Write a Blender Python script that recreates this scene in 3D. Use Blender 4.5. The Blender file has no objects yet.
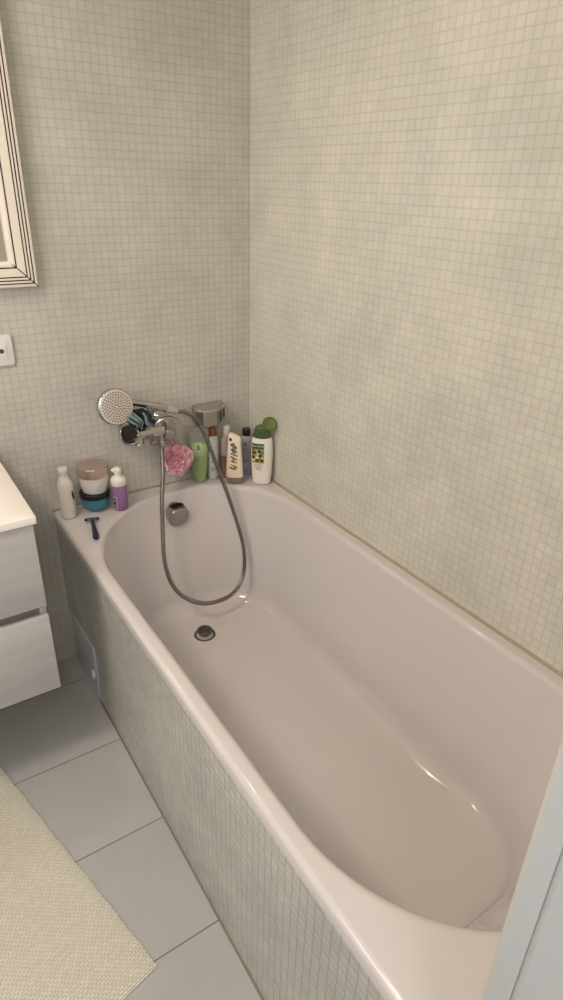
import bpy, bmesh, math, random
from mathutils import Vector, Matrix, noise
PI = math.pi
sc = bpy.context.scene
C = sc.collection
random.seed(7)

# ------------------------------------------------------------------ materials
def s2l(c):
    return tuple(((v/255)/12.92 if v/255 <= .04045 else ((v/255+.055)/1.055)**2.4) for v in c) + (1,)

def mat(name, rgb, rough=.5, metal=0, **kw):
    m = bpy.data.materials.new(name); m.use_nodes = True
    b = m.node_tree.nodes['Principled BSDF']
    b.inputs['Base Color'].default_value = s2l(rgb)
    b.inputs['Roughness'].default_value = rough
    b.inputs['Metallic'].default_value = metal
    for k, v in kw.items():
        b.inputs[k.replace('_', ' ')].default_value = v
    # a faint procedural unevenness in gloss so that no surface is perfectly uniform
    nt = m.node_tree
    n = nt.nodes.new('ShaderNodeTexNoise'); n.inputs['Scale'].default_value = 18
    r = nt.nodes.new('ShaderNodeMapRange')
    r.inputs['To Min'].default_value = max(0, rough-.04); r.inputs['To Max'].default_value = min(1, rough+.04)
    g = nt.nodes.new('ShaderNodeNewGeometry')
    nt.links.new(g.outputs['Position'], n.inputs['Vector'])
    nt.links.new(n.outputs['Fac'], r.inputs['Value']); nt.links.new(r.outputs['Result'], b.inputs['Roughness'])
    return m

def mosaic(name, ax, ay, tile=.0209, off=(0, 0), c1=(224, 221, 211), c2=(219, 215, 203), grout=(203, 198, 184), rough=.32, bump=.16):
    m = bpy.data.materials.new(name); m.use_nodes = True
    nt = m.node_tree; N = nt.nodes; L = nt.links
    b = N['Principled BSDF']
    g = N.new('ShaderNodeNewGeometry'); sp = N.new('ShaderNodeSeparateXYZ'); L.new(g.outputs['Position'], sp.inputs[0])
    cb = N.new('ShaderNodeCombineXYZ'); L.new(sp.outputs[ax], cb.inputs[0]); L.new(sp.outputs[ay], cb.inputs[1])
    mp = N.new('ShaderNodeMapping'); mp.inputs['Location'].default_value = (off[0]+5*tile*100, off[1]+tile*100, 0)
    L.new(cb.outputs[0], mp.inputs[0])
    # slight waviness of the hand-set sheets
    nz = N.new('ShaderNodeTexNoise'); nz.inputs['Scale'].default_value = 22; nz.inputs['Detail'].default_value = 1
    L.new(g.outputs['Position'], nz.inputs['Vector'])
    vs = N.new('ShaderNodeVectorMath'); vs.operation = 'SUBTRACT'; vs.inputs[1].default_value = (.5, .5, .5); L.new(nz.outputs['Color'], vs.inputs[0])
    vm = N.new('ShaderNodeVectorMath'); vm.operation = 'SCALE'; vm.inputs['Scale'].default_value = .0035; L.new(vs.outputs[0], vm.inputs[0])
    va = N.new('ShaderNodeVectorMath'); L.new(mp.outputs[0], va.inputs[0]); L.new(vm.outputs[0], va.inputs[1])
    br = N.new('ShaderNodeTexBrick'); br.offset = 0; br.squash = 1
    br.inputs['Scale'].default_value = 1; br.inputs['Brick Width'].default_value = tile; br.inputs['Row Height'].default_value = tile
    br.inputs['Mortar Size'].default_value = .0026; br.inputs['Mortar Smooth'].default_value = 1; br.inputs['Bias'].default_value = -.1
    br.inputs['Color1'].default_value = s2l(c1); br.inputs['Color2'].default_value = s2l(c2); br.inputs['Mortar'].default_value = s2l(grout)
    L.new(va.outputs[0], br.inputs['Vector'])
    # joints vary in depth of colour from row to row and place to place
    n4 = N.new('ShaderNodeTexNoise'); n4.inputs['Scale'].default_value = 1; n4.inputs['Detail'].default_value = 2
    m4 = N.new('ShaderNodeMapping'); m4.inputs['Scale'].default_value = (14, 14, 48); L.new(g.outputs['Position'], m4.inputs[0]); L.new(m4.outputs[0], n4.inputs['Vector'])
    r4 = N.new('ShaderNodeMapRange'); r4.inputs['From Min'].default_value = .3; r4.inputs['From Max'].default_value = .7
    L.new(n4.outputs['Fac'], r4.inputs['Value'])
    g4 = N.new('ShaderNodeMix'); g4.data_type = 'RGBA'; g4.inputs[6].default_value = s2l(grout); g4.inputs[7].default_value = s2l([(a+b_)/2 for a, b_ in zip(grout, c2)])
    L.new(r4.outputs['Result'], g4.inputs[0]); L.new(g4.outputs[2], br.inputs['Mortar'])
    # the odd tile of another tone
    br2 = N.new('ShaderNodeTexBrick'); br2.offset = 0
    for k, v in (('Scale', 1), ('Brick Width', tile), ('Row Height', tile), ('Mortar Size', 0), ('Bias', -.93)): br2.inputs[k].default_value = v
    br2.inputs['Color1'].default_value = (1, 1, 1, 1); br2.inputs['Color2'].default_value = (.84, .83, .82, 1)
    a2 = N.new('ShaderNodeVectorMath'); a2.inputs[1].default_value = (tile*40, tile*62, 0); L.new(va.outputs[0], a2.inputs[0]); L.new(a2.outputs[0], br2.inputs['Vector'])
    mx = N.new('ShaderNodeMix'); mx.data_type = 'RGBA'; mx.blend_type = 'MULTIPLY'; mx.inputs[0].default_value = 1
    L.new(br.outputs['Color'], mx.inputs[6]); L.new(br2.outputs['Color'], mx.inputs[7])
    # cloudy batches of greyer tiles
    n2 = N.new('ShaderNodeTexNoise'); n2.inputs['Scale'].default_value = 4.5; n2.inputs['Detail'].default_value = 4; n2.inputs['Roughness'].default_value = .65
    L.new(g.outputs['Position'], n2.inputs['Vector'])
    cr = N.new('ShaderNodeValToRGB'); cr.color_ramp.elements[0].position = .36; cr.color_ramp.elements[1].position = .62
    cr.color_ramp.elements[0].color = (.86, .865, .875, 1); cr.color_ramp.elements[1].color = (1, 1, 1, 1)
    L.new(n2.outputs['Fac'], cr.inputs[0])
    mx2 = N.new('ShaderNodeMix'); mx2.data_type = 'RGBA'; mx2.blend_type = 'MULTIPLY'; mx2.inputs[0].default_value = 1
    L.new(mx.outputs[2], mx2.inputs[6]); L.new(cr.outputs[0], mx2.inputs[7])
    L.new(mx2.outputs[2], b.inputs['Base Color'])
    b.inputs['Roughness'].default_value = rough
    iv = N.new('ShaderNodeMath'); iv.operation = 'SUBTRACT'; iv.inputs[0].default_value = 1; L.new(br.outputs['Fac'], iv.inputs[1])
    # each glass tessera is slightly pillowed/tilted
    n3 = N.new('ShaderNodeTexNoise'); n3.inputs['Scale'].default_value = 60; n3.inputs['Detail'].default_value = 1; L.new(g.outputs['Position'], n3.inputs['Vector'])
    ad = N.new('ShaderNodeMath'); ad.operation = 'MULTIPLY_ADD'; ad.inputs[1].default_value = .8; L.new(n3.outputs['Fac'], ad.inputs[0]); L.new(iv.outputs[0], ad.inputs[2])
    bp = N.new('ShaderNodeBump'); bp.inputs['Strength'].default_value = bump; bp.inputs['Distance'].default_value = .0012
    L.new(ad.outputs[0], bp.inputs['Height']); L.new(bp.outputs[0], b.inputs['Normal'])
    return m

def floor_mat():
    m = bpy.data.materials.new('porcelain floor tile'); m.use_nodes = True
    nt = m.node_tree; N = nt.nodes; L = nt.links; b = N['Principled BSDF']
    g = N.new('ShaderNodeNewGeometry'); sp = N.new('ShaderNodeSeparateXYZ'); L.new(g.outputs['Position'], sp.inputs[0])
    cb = N.new('ShaderNodeCombineXYZ'); L.new(sp.outputs[1], cb.inputs[1]); L.new(sp.outputs[0], cb.inputs[0])
    mp = N.new('ShaderNodeMapping'); mp.inputs['Location'].default_value = (.09+6.2, .134+6.26, 0); L.new(cb.outputs[0], mp.inputs[0])
    br = N.new('ShaderNodeTexBrick'); br.offset = 0
    for k, v in (('Scale', 1), ('Brick Width', .62), ('Row Height', .313), ('Mortar Size', .0014), ('Mortar Smooth', .2)): br.inputs[k].default_value = v
    br.inputs['Color1'].default_value = s2l((186, 185, 184)); br.inputs['Color2'].default_value = s2l((182, 181, 180)); br.inputs['Mortar'].default_value = s2l((105, 98, 92))
    L.new(mp.outputs[0], br.inputs['Vector'])
    n = N.new('ShaderNodeTexNoise'); n.inputs['Scale'].default_value = 9; n.inputs['Detail'].default_value = 5; L.new(g.outputs['Position'], n.inputs['Vector'])
    cr = N.new('ShaderNodeValToRGB'); cr.color_ramp.elements[0].position = .3; cr.color_ramp.elements[1].position = .7
    cr.color_ramp.elements[0].color = (.93, .93, .93, 1); L.new(n.outputs['Fac'], cr.inputs[0])
    mx = N.new('ShaderNodeMix'); mx.data_type = 'RGBA'; mx.blend_type = 'MULTIPLY'; mx.inputs[0].default_value = 1
    L.new(br.outputs['Color'], mx.inputs[6]); L.new(cr.outputs[0], mx.inputs[7]); L.new(mx.outputs[2], b.inputs['Base Color'])
    b.inputs['Roughness'].default_value = .45
    iv = N.new('ShaderNodeMath'); iv.operation = 'SUBTRACT'; iv.inputs[0].default_value = 1; L.new(br.outputs['Fac'], iv.inputs[1])
    bp = N.new('ShaderNodeBump'); bp.inputs['Strength'].default_value = .4; bp.inputs['Distance'].default_value = .002
    L.new(iv.outputs[0], bp.inputs['Height']); L.new(bp.outputs[0], b.inputs['Normal'])
    return m

def wood_mat():
    m = bpy.data.materials.new('whitewashed oak laminate'); m.use_nodes = True
    nt = m.node_tree; N = nt.nodes; L = nt.links; b = N['Principled BSDF']
    g = N.new('ShaderNodeNewGeometry')
    mp = N.new('ShaderNodeMapping'); mp.inputs['Scale'].default_value = (1.6, 1.6, 12); L.new(g.outputs['Position'], mp.inputs[0])
    n = N.new('ShaderNodeTexNoise'); n.inputs['Scale'].default_value = 2; n.inputs['Detail'].default_value = 8; n.inputs['Roughness'].default_value = .6; n.inputs['Distortion'].default_value = .5
    L.new(mp.outputs[0], n.inputs['Vector'])
    cr = N.new('ShaderNodeValToRGB'); e = cr.color_ramp.elements
    e[0].position = .25; e[0].color = s2l((188, 186, 188)); e[1].position = .7; e[1].color = s2l((204, 202, 203))
    L.new(n.outputs['Fac'], cr.inputs[0])
    # small knots, flattened along the grain
    mp2 = N.new('ShaderNodeMapping'); mp2.inputs['Scale'].default_value = (2.6, 2.6, 7.5); mp2.inputs['Location'].default_value = (.42, 0, .13); L.new(g.outputs['Position'], mp2.inputs[0])
    v = N.new('ShaderNodeTexVoronoi'); v.inputs['Scale'].default_value = 1.5; L.new(mp2.outputs[0], v.inputs['Vector'])
    c2 = N.new('ShaderNodeValToRGB'); c2.color_ramp.elements[0].position = .03; c2.color_ramp.elements[0].color = (.55, .53, .52, 1)
    c2.color_ramp.elements[1].position = .17; c2.color_ramp.elements[1].color = (1, 1, 1, 1); L.new(v.outputs['Distance'], c2.inputs[0])
    mx = N.new('ShaderNodeMix'); mx.data_type = 'RGBA'; mx.blend_type = 'MULTIPLY'; mx.inputs[0].default_value = .6
    L.new(cr.outputs[0], mx.inputs[6]); L.new(c2.outputs[0], mx.inputs[7]); L.new(mx.outputs[2], b.inputs['Base Color'])
    b.inputs['Roughness'].default_value = .55
    bp = N.new('ShaderNodeBump'); bp.inputs['Strength'].default_value = .15; bp.inputs['Distance'].default_value = .001
    L.new(n.outputs['Fac'], bp.inputs['Height']); L.new(bp.outputs[0], b.inputs['Normal'])
    return m

def rug_mat():
    m = bpy.data.materials.new('cream cotton weave'); m.use_nodes = True
    nt = m.node_tree; N = nt.nodes; L = nt.links; b = N['Principled BSDF']
    tc = N.new('ShaderNodeTexCoord')
    br = N.new('ShaderNodeTexBrick'); br.offset = .5
    for k, v in (('Scale', 1), ('Brick Width', .011), ('Row Height', .0062), ('Mortar Size', .0011), ('Mortar Smooth', 1)): br.inputs[k].default_value = v
    br.inputs['Color1'].default_value = s2l((244, 239, 226)); br.inputs['Color2'].default_value = s2l((234, 228, 212)); br.inputs['Mortar'].default_value = s2l((205, 197, 176))
    n = N.new('ShaderNodeTexNoise'); n.inputs['Scale'].default_value = 30; L.new(tc.outputs['Object'], n.inputs['Vector'])
    ad = N.new('ShaderNodeVectorMath'); sc_ = N.new('ShaderNodeVectorMath'); sc_.operation = 'SCALE'; sc_.inputs['Scale'].default_value = .003
    L.new(n.outputs['Color'], sc_.inputs[0]); L.new(tc.outputs['Object'], ad.inputs[0]); L.new(sc_.outputs[0], ad.inputs[1]); L.new(ad.outputs[0], br.inputs['Vector'])
    L.new(br.outputs['Color'], b.inputs['Base Color']); b.inputs['Roughness'].default_value = .95
    iv = N.new('ShaderNodeMath'); iv.operation = 'SUBTRACT'; iv.inputs[0].default_value = 1; L.new(br.outputs['Fac'], iv.inputs[1])
    bp = N.new('ShaderNodeBump'); bp.inputs['Strength'].default_value = .8; bp.inputs['Distance'].default_value = .003
    L.new(iv.outputs[0], bp.inputs['Height']); L.new(bp.outputs[0], b.inputs['Normal'])
    return m

def emit(name, rgb, s):
    m = bpy.data.materials.new(name); m.use_nodes = True
    b = m.node_tree.nodes['Principled BSDF']; b.inputs['Base Color'].default_value = (0.8, .8, .8, 1)
    b.inputs['Emission Color'].default_value = s2l(rgb); b.inputs['Emission Strength'].default_value = s
    return m

M = dict(
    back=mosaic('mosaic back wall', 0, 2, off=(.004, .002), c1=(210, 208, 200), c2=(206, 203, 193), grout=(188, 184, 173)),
    right=mosaic('mosaic right wall', 1, 2, off=(.002, .002)),  # same tile as back wall; stronger light put into a paler colour
    apron=mosaic('mosaic apron', 1, 2, c1=(202, 202, 195), c2=(192, 192, 184), grout=(182, 181, 172), rough=.22, bump=.7),
    floor=floor_mat(), wood=wood_mat(), rug=rug_mat(),
    paint=mat('warm white paint', (226, 220, 208), .85),
    ceil=mat('ceiling paint', (235, 230, 220), .9),
    tub=mat('white bath acrylic', (216, 210, 209), .09, Coat_Weight=.25, Coat_Roughness=.06),
    joint=mat('grey brown joint', (136, 124, 112), .8),
    sealant=mat('yellowed sealant', (178, 164, 134), .55),
    white=mat('white lacquer', (238, 235, 230), .3),
    jamb=mat('white door lacquer', (184, 188, 190), .3),
    chrome=mat('chrome', (190, 188, 186), .12, 1),
    darkchrome=mat('shadow chrome', (95, 92, 90), .2, 1),
    hose=mat('hose steel', (158, 154, 150), .3, 1),
    nut=mat('pale metal nut', (206, 202, 198), .35, .6),
    satin=mat('satin chrome', (176, 172, 170), .3, 1),
    black=mat('black plastic', (22, 21, 24), .35),
    drain=mat('dark drain metal', (104, 100, 96), .32, .9),
    sprayface=mat('spray face', (214, 205, 196), .4),
    nozzle=mat('nozzle rubber', (88, 80, 76), .6),
    cream=mat('cream frame lacquer', (232, 224, 212), .45),
    brown=mat('dark frame groove', (62, 46, 38), .7),
    mirror=mat('mirror silver', (225, 228, 224), .02, 1),
    outlet=mat('outlet plastic', (232, 228, 226), .35),
    outletdark=mat('outlet holes', (70, 60, 56), .6),
    panel=mat('access panel metal', (205, 205, 216), .3, .25),
    recess=mat('recess grey', (176, 174, 172), .6),
    ctop=mat('white ceramic top', (244, 238, 232), .18),
    green=mat('green gel', (166, 188, 132), .3, Transmission_Weight=.2),
    clear=mat('clear green plastic', (208, 210, 194), .2, Transmission_Weight=.55, Alpha=.75),
    palegreen=mat('pale green print', (196, 214, 170), .4),
    midgreen=mat('leaf green print', (110, 150, 90), .4),
    offwhite=mat('offwhite plastic', (222, 216, 206), .35),
    bwhite=mat('bottle white', (240, 236, 226), .3),
    gbottle=mat('greyish white bottle', (196, 198, 196), .35),
    amber=mat('amber plastic', (150, 88, 40), .3),
    pinkclear=mat('pinkish clear bottle', (204, 190, 180), .2, Transmission_Weight=.35),
    rose=mat('dark rose liquid', (140, 104, 90), .25, Transmission_Weight=.2),
    creamb=mat('cream bottle', (246, 232, 206), .35),
    tanprint=mat('brown print', (150, 98, 60), .5),
    greyprint=mat('grey print', (96, 96, 88), .5),
    capbrown=mat('taupe cap', (146, 126, 112), .35),
    lilac=mat('lilac grey plastic', (168, 164, 176), .3),
    olivecap=mat('olive green cap', (84, 98, 60), .28),
    capclear=mat('olive translucent flip lid', (126, 142, 74), .22, Transmission_Weight=.35),
    teal=mat('teal label', (24, 92, 84), .35),
    oliv=mat('olive fruit print', (62, 72, 24), .4),
    gold=mat('olive gold print', (168, 158, 90), .4),
    petal=mat('pale blossom print', (232, 228, 196), .4),
    labelwhite=mat('label lettering', (236, 236, 220), .4),
    pink=mat('pink mesh sponge', (252, 202, 210), .7, Subsurface_Weight=.15, Subsurface_Radius=(.02, .01, .01)),
    pinkcord=mat('pink cord', (232, 150, 160), .7),
    tealcloth=mat('blue green cloth', (126, 148, 152), .8),
    darkcloth=mat('dark navy cloth', (26, 34, 44), .85),
    razor=mat('navy rubber', (28, 30, 62), .4),
    razormetal=mat('razor metal', (150, 150, 160), .25, .9),
    jarteal=mat('teal glass jar', (66, 136, 164), .15, Transmission_Weight=.15),
    frost=mat('frosted white jar', (226, 222, 220), .35),
    roselid=mat('rose metal lid', (200, 178, 170), .25, .75),
    purple=mat('purple bottle', (150, 112, 162), .3),
    purpledark=mat('dark purple label', (58, 38, 68), .4),
    dooredge=mat('cream door edge', (192, 187, 178), .4),
    bulb=emit('lamp glow', (255, 226, 180), 12),
)

# ------------------------------------------------------------------ mesh helpers
def link(name, me, parent=None, loc=None, kind=None):
    o = bpy.data.objects.new(name, me); C.objects.link(o)
    if parent: o.parent = parent
    if loc: o.location = loc
    if kind: o['kind'] = kind
    return o

def mesh(name, V, F, mats, parent=None, mi=None, smooth=True, kind=None, loc=None):
    me = bpy.data.meshes.new(name); me.from_pydata([tuple(v) for v in V], [], F)
    for m in (mats if isinstance(mats, (list, tuple)) else [mats]): me.materials.append(m)
    if mi:
        for p, i in zip(me.polygons, mi): p.material_index = i
    bm = bmesh.new(); bm.from_mesh(me); bmesh.ops.recalc_face_normals(bm, faces=bm.faces); bm.to_mesh(me); bm.free()
    for p in me.polygons: p.use_smooth = smooth
    if smooth:
        try: me.set_sharp_from_angle(angle=math.radians(50))
        except Exception: pass
    return link(name, me, parent, loc, kind)

def thing(name, label, cat, loc=(0, 0, 0), rz=0, group=None):
    o = bpy.data.objects.new(name, None); C.objects.link(o); o.location = loc; o.rotation_euler = (0, 0, rz)
    o.empty_display_size = .02
    o['label'] = label; o['category'] = cat
    if group: o['group'] = group
    return o

def tag(o, label, cat, group=None):
    o['label'] = label; o['category'] = cat
    if group: o['group'] = group
    return o

def box_vf(lo, hi, bev=0, seg=2):
    bm = bmesh.new(); bmesh.ops.create_cube(bm, size=1)
    for v in bm.verts:
        v.co = Vector([(lo[i]+hi[i])/2 + v.co[i]*(hi[i]-lo[i]) for i in range(3)])
    if bev: bmesh.ops.bevel(bm, geom=bm.edges[:], offset=bev, segments=seg, profile=.5, affect='EDGES')
    bm.verts.index_update()
    V = [v.co.copy() for v in bm.verts]; F = [[v.index for v in f.verts] for f in bm.faces]; bm.free()
    return V, F

def join(*parts):
    V = []; F = []; mi = []
    for k, p in enumerate(parts):
        v, f = p[0], p[1]; i = p[2] if len(p) > 2 else 0
        o = len(V); V += [Vector(a) for a in v]; F += [[x+o for x in g] for g in f]; mi += [i]*len(f)
    return V, F, mi

def box(name, lo, hi, m, parent=None, bev=.001, kind=None):
    V, F = box_vf(lo, hi, bev)
    return mesh(name, V, F, m, parent, kind=kind)

def loops_vf(loops, cap0=True, cap1=True):
    n = len(loops[0]); V = [p for l in loops for p in l]; F = []
    for i in range(len(loops)-1):
        for j in range(n):
            a = i*n+j; b = i*n+(j+1) % n
            F.append([a, b, b+n, a+n])
    if cap0: F.append(list(range(n))[::-1])
    if cap1: F.append([(len(loops)-1)*n+j for j in range(n)])
    return V, F

def frame_of(d):
    d = Vector(d).normalized()
    u = d.cross(Vector((0, 0, 1)))
    if u.length < 1e-3: u = Vector((1, 0, 0))
    u.normalize(); return u, d.cross(u).normalized(), d

def cyl_vf(a, b, prof, n=32):
    """lathe along a->b, prof = [(t 0..1 or metres along, radius)...] with t in metres"""
    a = Vector(a); d = (Vector(b)-a); u, w, d = frame_of(d)
    loops = []
    for t, r in prof:
        loops.append([a+d*t+(u*math.cos(2*PI*k/n)+w*math.sin(2*PI*k/n))*r for k in range(n)])
    return loops_vf(loops)

def rod_vf(a, b, r, n=24, bev=None):
    L = (Vector(b)-Vector(a)).length; e = bev if bev is not None else min(r*.25, L*.2)
    return cyl_vf(a, b, [(0, r-e), (e*.3, r-e*.3), (e, r), (L-e, r), (L-e*.3, r-e*.3), (L, r-e)], n)

def catmull(P, step):
    P = [Vector(p) for p in P]; Q = [P[0]*2-P[1]]+P+[P[-1]*2-P[-2]]
    dense = []
    for i in range(1, len(Q)-2):
        p0, p1, p2, p3 = Q[i-1:i+3]
        for k in range(40):
            t = k/40
            dense.append(.5*((2*p1)+(p2-p0)*t+(2*p0-5*p1+4*p2-p3)*t*t+(3*p1-p0-3*p2+p3)*t**3))
    dense.append(P[-1])
    out = [dense[0]]; acc = 0
    for a, b in zip(dense, dense[1:]):
        l = (b-a).length
        while acc+l >= step:
            t = (step-acc)/l; a = a+(b-a)*t; out.append(a.copy()); l = (b-a).length; acc = 0
        acc += l
    out.append(dense[-1])
    return out

def sweep_vf(P, rad, n=12, cross=None):
    u, w, d = frame_of(P[1]-P[0]); loops = []
    for i, p in enumerate(P):
        d = (P[min(i+1, len(P)-1)]-P[max(i-1, 0)]).normalized()
        u = (u-d*u.dot(d)).normalized(); w = d.cross(u)
        r = rad(i) if callable(rad) else rad
        if cross: loops.append([p+u*c[0]*r+w*c[1]*r for c in cross])
        else: loops.append([p+(u*math.cos(2*PI*k/n)+w*math.sin(2*PI*k/n))*r for k in range(n)])
    return loops_vf(loops)

def spow(c, e): return math.copysign(abs(c)**e, c)

class Surf:
    """closed bottle body: rows (z, rx, ry, exponent, cx)"""
    def __init__(s, rows): s.rows = rows
    def at(s, z):
        R = s.rows
        for a, b in zip(R, R[1:]):
            if z <= b[0] or b is R[-1]:
                t = 0 if b[0] == a[0] else max(0, min(1, (z-a[0])/(b[0]-a[0])))
                return [a[i]+(b[i]-a[i])*t for i in range(5)]
    def pt(s, a, z, off=0, row=None):
        _, rx, ry, e, cx = row or s.at(z)
        return Vector((cx+(rx+off)*spow(math.sin(a), 2/e), -(ry+off)*spow(math.cos(a), 2/e), z))
    def vf(s, n=48, sub=3):
        zs = []
        R = s.rows; loops = []
        for a, b in zip(R, R[1:]):
            for k in range(sub):
                t = k/sub; row = [a[i]+(b[i]-a[i])*t for i in range(5)]
                loops.append([s.pt(2*PI*j/n, row[0], 0, row) for j in range(n)])
        loops.append([s.pt(2*PI*j/n, R[-1][0], 0, R[-1]) for j in range(n)])
        return loops_vf(loops)
    def a_of_x(s, x, z):           # front angle whose x is x
        _, rx, ry, e, cx = s.at(z); t = max(-.999, min(.999, (x-cx)/rx))
        return math.asin(spow(t, e/2))
    def wrap(s, x, z, off=.0005):
        p = s.pt(s.a_of_x(x, z), z); q = s.pt(s.a_of_x(x, z), z, off)
        return q
    def patch(s, x0, x1, z0, z1, off=.0005, nx=14, nz=10, shape=None):
        V = []; F = []
        for i in range(nz+1):
            for j in range(nx+1):
                x = x0+(x1-x0)*j/nx; z = z0+(z1-z0)*i/nz
                if shape:
                    x, z = shape(j/nx, i/nz)
                V.append(s.wrap(x, z, off))
        for i in range(nz):
            for j in range(nx):
                a = i*(nx+1)+j; F.append([a, a+1, a+nx+2, a+nx+1])
        return V, F
    def blob(s, cx, cz, rx, rz, off=.0008, rot=0, n=24, r0=0):
        V = []; F = []
        rings = [r0, (r0+1)/2, 1]
        for r in rings:
            for k in range(n):
                a = 2*PI*k/n; x = math.cos(a)*rx*r; z = math.sin(a)*rz*r
                V.append(s.wrap(cx+x*math.cos(rot)-z*math.sin(rot), cz+x*math.sin(rot)+z*math.cos(rot), off))
        for i in range(2):
            for k in range(n):
                F.append([i*n+k, i*n+(k+1) % n, (i+1)*n+(k+1) % n, (i+1)*n+k])
        return V, F

def smooth_rows(rows, n=6):
    """densify profile with catmull so silhouettes are smooth"""
    out = []
    R = [rows[0]]+rows+[rows[-1]]
    for i in range(1, len(R)-2):
        p0, p1, p2, p3 = R[i-1:i+3]
        for k in range(n):
            t = k/n
            row = [.5*((2*p1[c])+(p2[c]-p0[c])*t+(2*p0[c]-5*p1[c]+4*p2[c]-p3[c])*t*t+(3*p1[c]-p0[c]-3*p2[c]+p3[c])*t**3) for c in range(5)]
            row[0] = p1[0]+(p2[0]-p1[0])*t
            out.append(row)
    out.append(rows[-1]); return out

def text_vf(body, size, surf=None, cx=0, cz=0, off=.0009, rot=0, spacing=1):
    cu = bpy.data.curves.new('lettering', 'FONT'); cu.body = body; cu.size = size; cu.align_x = 'CENTER'; cu.align_y = 'CENTER'; cu.space_character = spacing
    cu.resolution_u = 3
    o = bpy.data.objects.new('lettering', cu); C.objects.link(o)
    dg = bpy.context.evaluated_depsgraph_get(); me = bpy.data.meshes.new_from_object(o.evaluated_get(dg))
    V = []
    for v in me.vertices:
        x = v.co.x*math.cos(rot)-v.co.y*math.sin(rot)+cx; z = v.co.x*math.sin(rot)+v.co.y*math.cos(rot)+cz
        V.append(surf.wrap(x, z, off) if surf else Vector((x, 0, z)))
    F = [list(p.vertices) for p in me.polygons]
    bpy.data.objects.remove(o); bpy.data.curves.remove(cu); bpy.data.meshes.remove(me)
    return V, F

# ------------------------------------------------------------------ room shell
W = .7224; H = .58; TL = 1.70        # bath width, height, length
RX = -2.15; RF = -1.70; RC = 2.45; TH = .12
DX0, DX1 = -1.62, -.77               # doorway in the front wall

def quadbox(name, lo, hi, m, bev=0): return box(name, lo, hi, m, None, bev, 'structure')
quadbox('floor', (RX-.1, RF-1.4, -.1), (.1, .1, 0), M['floor'])
quadbox('wall_back', (RX-.1, 0, 0), (.1, .1, RC), M['back'])
quadbox('wall_right', (0, RF-1.4, 0), (.1, 0, RC), M['right'])
quadbox('ceiling', (RX-.1, RF-1.4, RC), (.1, .1, RC+.1), M['ceil'])
# left wall with a window opening
wy0, wy1, wz0, wz1 = -1.45, -.75, 1.05, 2.05
V, F, mi = join(box_vf((RX-.1, RF-TH, 0), (RX, 0, wz0)), box_vf((RX-.1, RF-TH, wz1), (RX, 0, RC)),
                box_vf((RX-.1, RF-TH, wz0), (RX, wy0, wz1)), box_vf((RX-.1, wy1, wz0), (RX, 0, wz1)))
mesh('wall_left', V, F, M['paint'], kind='structure', smooth=False)
V, F, mi = join(box_vf((RX-.08, wy0, wz0), (RX-.02, wy0+.06, wz1)), box_vf((RX-.08, wy1-.06, wz0), (RX-.02, wy1, wz1)),
                box_vf((RX-.08, wy0+.06, wz0), (RX-.02, wy1-.06, wz0+.06)), box_vf((RX-.08, wy0+.06, wz1-.06), (RX-.02, wy1-.06, wz1)))
mesh('window_1', V, F, M['white'], kind='structure', smooth=False)
# front wall with the doorway the photograph is taken from
V, F, mi = join(box_vf((RX, RF-TH, 0), (DX0, RF, RC)), box_vf((DX1+.012, RF-TH, 0), (0, RF, RC)), box_vf((DX0, RF-TH, 2.1), (DX1+.012, RF, RC)))
mesh('wall_front', V, F, M['paint'], kind='structure', smooth=False)
# door lining: rounded arris, flat face, groove, second band
def door_lining():
    x = DX1; y = RF
    prof = [(x+.012, y+.0), (x+.010, y+.001), (x+.004, y+.001), (x+.001, y-.0005), (x, y-.004), (x, y-.0232), (x+.0015, y-.0238), (x+.0015, y-.0258),
            (x-.001, y-.0268), (x-.004, y-.030), (x-.004, y-.11), (x+.012, y-.11)]
    L = [[Vector((a, b, z)) for a, b in prof] for z in (0, 2.1)]
    V, F = loops_vf(L)
    n = len(prof); mi = []
    for k in range(n): mi.append(1 if k in (2, 3) else 0)
    mi += [0, 0]
    mesh('trim_1', V, F, [M['jamb'], M['dooredge']], mi=mi, kind='structure', smooth=False)
door_lining()
# apron (tiled bath surround)
quadbox('wall_apron', (-W+.006, RF, 0), (-W+.03, 0, H-.021), M['apron'])

# ------------------------------------------------------------------ bathtub
def rloop(x0, x1, y0, y1, rad, z, na=18, ns=8):
    """rad: (rx,ry) for back-right, back-left, front-left, front-right ; y1 = back"""
    P = []; hx = (x1-x0)/2-.002; hy = (y1-y0)/2-.002
    rad = [(min(a, hx), min(b, hy)) for a, b in rad]
    cs = [((x1-rad[0][0], y1-rad[0][1]), rad[0], 0), ((x0+rad[1][0], y1-rad[1][1]), rad[1], 90),
          ((x0+rad[2][0], y0+rad[2][1]), rad[2], 180), ((x1-rad[3][0], y0+rad[3][1]), rad[3], 270)]
    arcs = []
    for (cx, cy), (rx, ry), a0 in cs:
        arcs.append([(cx+rx*math.cos(math.radians(a0+90*k/na)), cy+ry*math.sin(math.radians(a0+90*k/na))) for k in range(na+1)])
    for i in range(4):
        A = arcs[i]; B = arcs[(i+1) % 4]
        P += A
        for k in range(1, ns):
            t = k/ns; P.append((A[-1][0]+(B[0][0]-A[-1][0])*t, A[-1][1]+(B[0][1]-A[-1][1])*t))
    return [Vector((x, y, z)) for x, y in P]

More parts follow.
